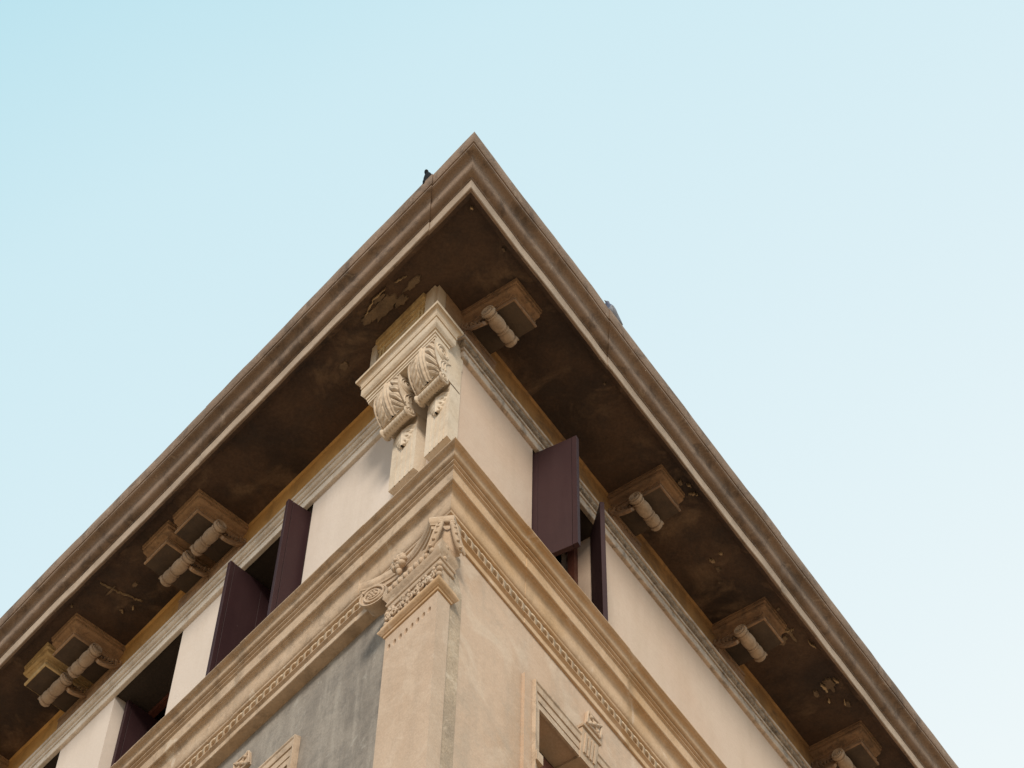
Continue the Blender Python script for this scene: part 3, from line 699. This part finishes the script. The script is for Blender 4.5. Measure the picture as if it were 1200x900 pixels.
# ------------------------------------------------------------------ windows of the lower storey
def lower_window(s, a, b, top, d0, holes_lo, ms, strip=True, poff=.10):
    mb = MB()
    prof = [(-.004, .0), (-.004, .020), (.020, .020), (.020, .026), (.024, .026), (.046, .028), (.046, .036), (.050, .038), (.068, .040), (.072, .048), (.078, .048), (.082, .0)]
    path = lambda o: [(a - o, holes_lo), (a - o, top + o * 2.6), (b + o, top + o * 2.6), (b + o, holes_lo)]
    rows = [[W(s, u, d0 + h, z) for u, z in path(o)] for o, h in prof]
    mb.grid(rows)
    win = mb.build('window', ms, BLD, smooth=0)
    for uu in ((a - .166, b + .083) if strip else ()):
        st = MB(); st.box(s, uu, uu + .083, d0 - .01, d0 + .022, holes_lo, top + .195); st.build('side_strip', M['beige'] if s == 'R' else ms, win, smooth=0)
    for uu in (a - .075, b + .005):
        st = MB(); st.box(s, uu, uu + .07, d0 + .0, d0 + .058, top - .62, top - .53); st.build('impost_block', ms, win, smooth=0)
    c = (a + b) / 2; k_ = MB()
    def frust(w0, w1, z0, z1, dd0, dd1):
        A_ = [W(s, c - w0, d0, z0), W(s, c + w0, d0, z0), W(s, c + w0, d0 + dd0, z0), W(s, c - w0, d0 + dd0, z0)]
        B_ = [W(s, c - w1, d0, z1), W(s, c + w1, d0, z1), W(s, c + w1, d0 + dd1, z1), W(s, c - w1, d0 + dd1, z1)]
        k_.prism(A_, B_)
    frust(.088, .098, top - .02, top + .262, .026, .056); frust(.106, .110, top + .264, top + .285, .070, .074)
    k_.box(s, c - .088, c + .088, -.17 + d0, d0 - .001, top - .018, top + .0)
    for q in (-.055, -.018, .018, .055):
        k_.prism([W(s, c + q - .010, d0 + .02, top + .04), W(s, c + q + .010, d0 + .02, top + .04), W(s, c + q + .010, d0 + .044, top + .04), W(s, c + q - .010, d0 + .044, top + .04)],
                 [W(s, c + q - .010, d0 + .04, top + .225), W(s, c + q + .010, d0 + .04, top + .225), W(s, c + q + .010, d0 + .064, top + .225), W(s, c + q - .010, d0 + .064, top + .225)])
    k_.build('keystone', ms, win, smooth=0)
    p = MB(); z0 = top + .44
    def lean(u, h, v): return W(s, c + poff + u + .022 * (v - .5), d0 + .016 + h, z0 + .150 * v)
    p.prism([W(s, c + poff - .092, d0 - .01, z0), W(s, c + poff + .07, d0 - .01, z0), lean(.081, 0, 0), lean(-.081, 0, 0)], [W(s, c + poff - .07, d0 - .01, z0 + .15), W(s, c + poff + .092, d0 - .01, z0 + .15), lean(.081, 0, 1), lean(-.081, 0, 1)])
    for (du, dv, r) in [(0, .5, .024), (-.042, .75, .018), (.042, .75, .018), (-.042, .25, .018), (.042, .25, .018)]: p.ball(lean(du, .002, dv), r, 8)
    for g0, g1 in ((-1, 1), (1, -1)): p.tube([lean(.075 * g0 * (1 - 2 * t), .004, t) for t in [q / 8 for q in range(9)]], .011, 6)
    for e in (-.080, .080): p.tube([lean(e, .003, t) for t in (0.03, .5, .97)], .008, 6)
    for v in (.04, .96): p.tube([lean(e, .003, v) for e in (-.08, 0, .08)], .008, 6)
    p.build('relief_panel', ms, win, smooth=50)
    # dark arched fanlight over red boards
    f_ = MB(); dd = d0 - .175; f_.box(s, a + .003, b - .003, dd - .05, dd, top - 1.9, top - .004)
    f_.build('fanlight', M['glass'], win, smooth=0)
    r_ = MB(); rr = (b - a) / 2 - .012; arcp = [(c + rr * cos(pi * k / 20), top - .235 + .165 * sin(pi * k / 20)) for k in range(21)]
    poly = [(c + rr, top - 1.9)] + arcp + [(c - rr, top - 1.9)]
    r_.prism([W(s, u, dd + .004, z) for u, z in poly], [W(s, u, dd + .03, z) for u, z in poly])
    r_.build('board_panel', M['redwood'], win, smooth=0)
    return win
lower_window('R', 1.01, 2.11, 14.385, 0.002, 11.6, M['stone'])
lower_window('L', 1.60, 2.74, 14.31, -.068, 11.6, M['stone'], strip=False, poff=.0)

# ------------------------------------------------------------------ birds on the eave
def bird(name, label, u, s, d, ang, m, mh, lean, k=1.):
    """perched pigeon: one lofted body from tail to head, folded wings, beak, legs"""
    root = empty(name, CORNER + W(s, u, d, 18.475), label, 'bird')
    root.rotation_euler = (0, 0, ang)
    spine = [(-.155, .035, .006, .020), (-.12, .048, .012, .026), (-.08, .066, .030, .034), (-.04, .088, .046, .046), (.0, .108, .056, .056), (.035, .130, .056, .056), (.060, .155, .045, .046), (.072, .178, .032, .032), (.078, .197, .025, .026), (.086, .212, .026, .026), (.096, .224, .023, .023), (.108, .231, .015, .015), (.114, .232, .004, .004)]
    def rot(p):
        x, y, z = p; c, s_ = cos(lean), sin(lean); x -= .0; z -= .06
        return Vector(((x * c - z * s_) * k, y * k, (x * s_ + z * c + .06) * k))
    mb = MB(); rows = []; n = 16
    for i, (x, z, ry, rz) in enumerate(spine):
        rows.append([rot((x, ry * cos(2 * pi * j / n), z + rz * sin(2 * pi * j / n))) for j in range(n)])
    mb.grid(rows, True, True); mb.m = [1 if f[0] // n >= 6 else 0 for f in mb.f]
    mb.build('body', [m, mh], root, smooth=70)
    for sg in (1, -1):
        wb = MB(); rr = []
        for i in range(9):
            t = i / 8; x = .05 - .20 * t; z = .125 - .072 * t; h = .048 * sin(pi * min(1, .15 + .85 * (1 - t))) ** .7 * (1 - .75 * t) + .004; y = (.054 - .046 * t) * sg
            rr.append([rot((x, y + sg * (.008 * cos(a)), z + h * sin(a))) for a in [2 * pi * q / 10 for q in range(10)]])
        wb.grid(rr, True, True); wb.build('wing', m, root, smooth=70)
        lb = MB(); lb.tube([Vector((.0, .022 * sg, .07)) * k, Vector((.006, .022 * sg, .035)) * k, Vector((.0, .022 * sg, .006)) * k], .0045 * k, 6)
        for tx, ty in ((.03, .0), (.022, .016), (.022, -.016), (-.016, 0)): lb.tube([Vector((0, .022 * sg, .006)) * k, Vector((tx, .022 * sg + ty, .003)) * k], .003 * k, 5)
        lb.build('leg', M['leg'], root)
        ey = MB(); ey.ball(rot((.094, .021 * sg, .218)), .0045 * k, 8); ey.build('eye', M['beak'], root)
    bk = MB(); bk.tube([rot((.108, 0, .230)), rot((.120, 0, .227)), rot((.133, 0, .221))], [.008 * k, .006 * k, .0015 * k], 7)
    bk.build('beak', M['beak'], root); return root
bird('pigeon', 'dark upright bird perched on the left eave edge near the roof corner', -.52, 'L', .80, radians(42), M['bird_dark'], M['bird_dark'], radians(52), .74)
bird('pigeon', 'blue grey pigeon half hidden behind the right eave edge', .80, 'R', .815, radians(-140), M['bird_grey'], M['bird_blue'], radians(16), .80)
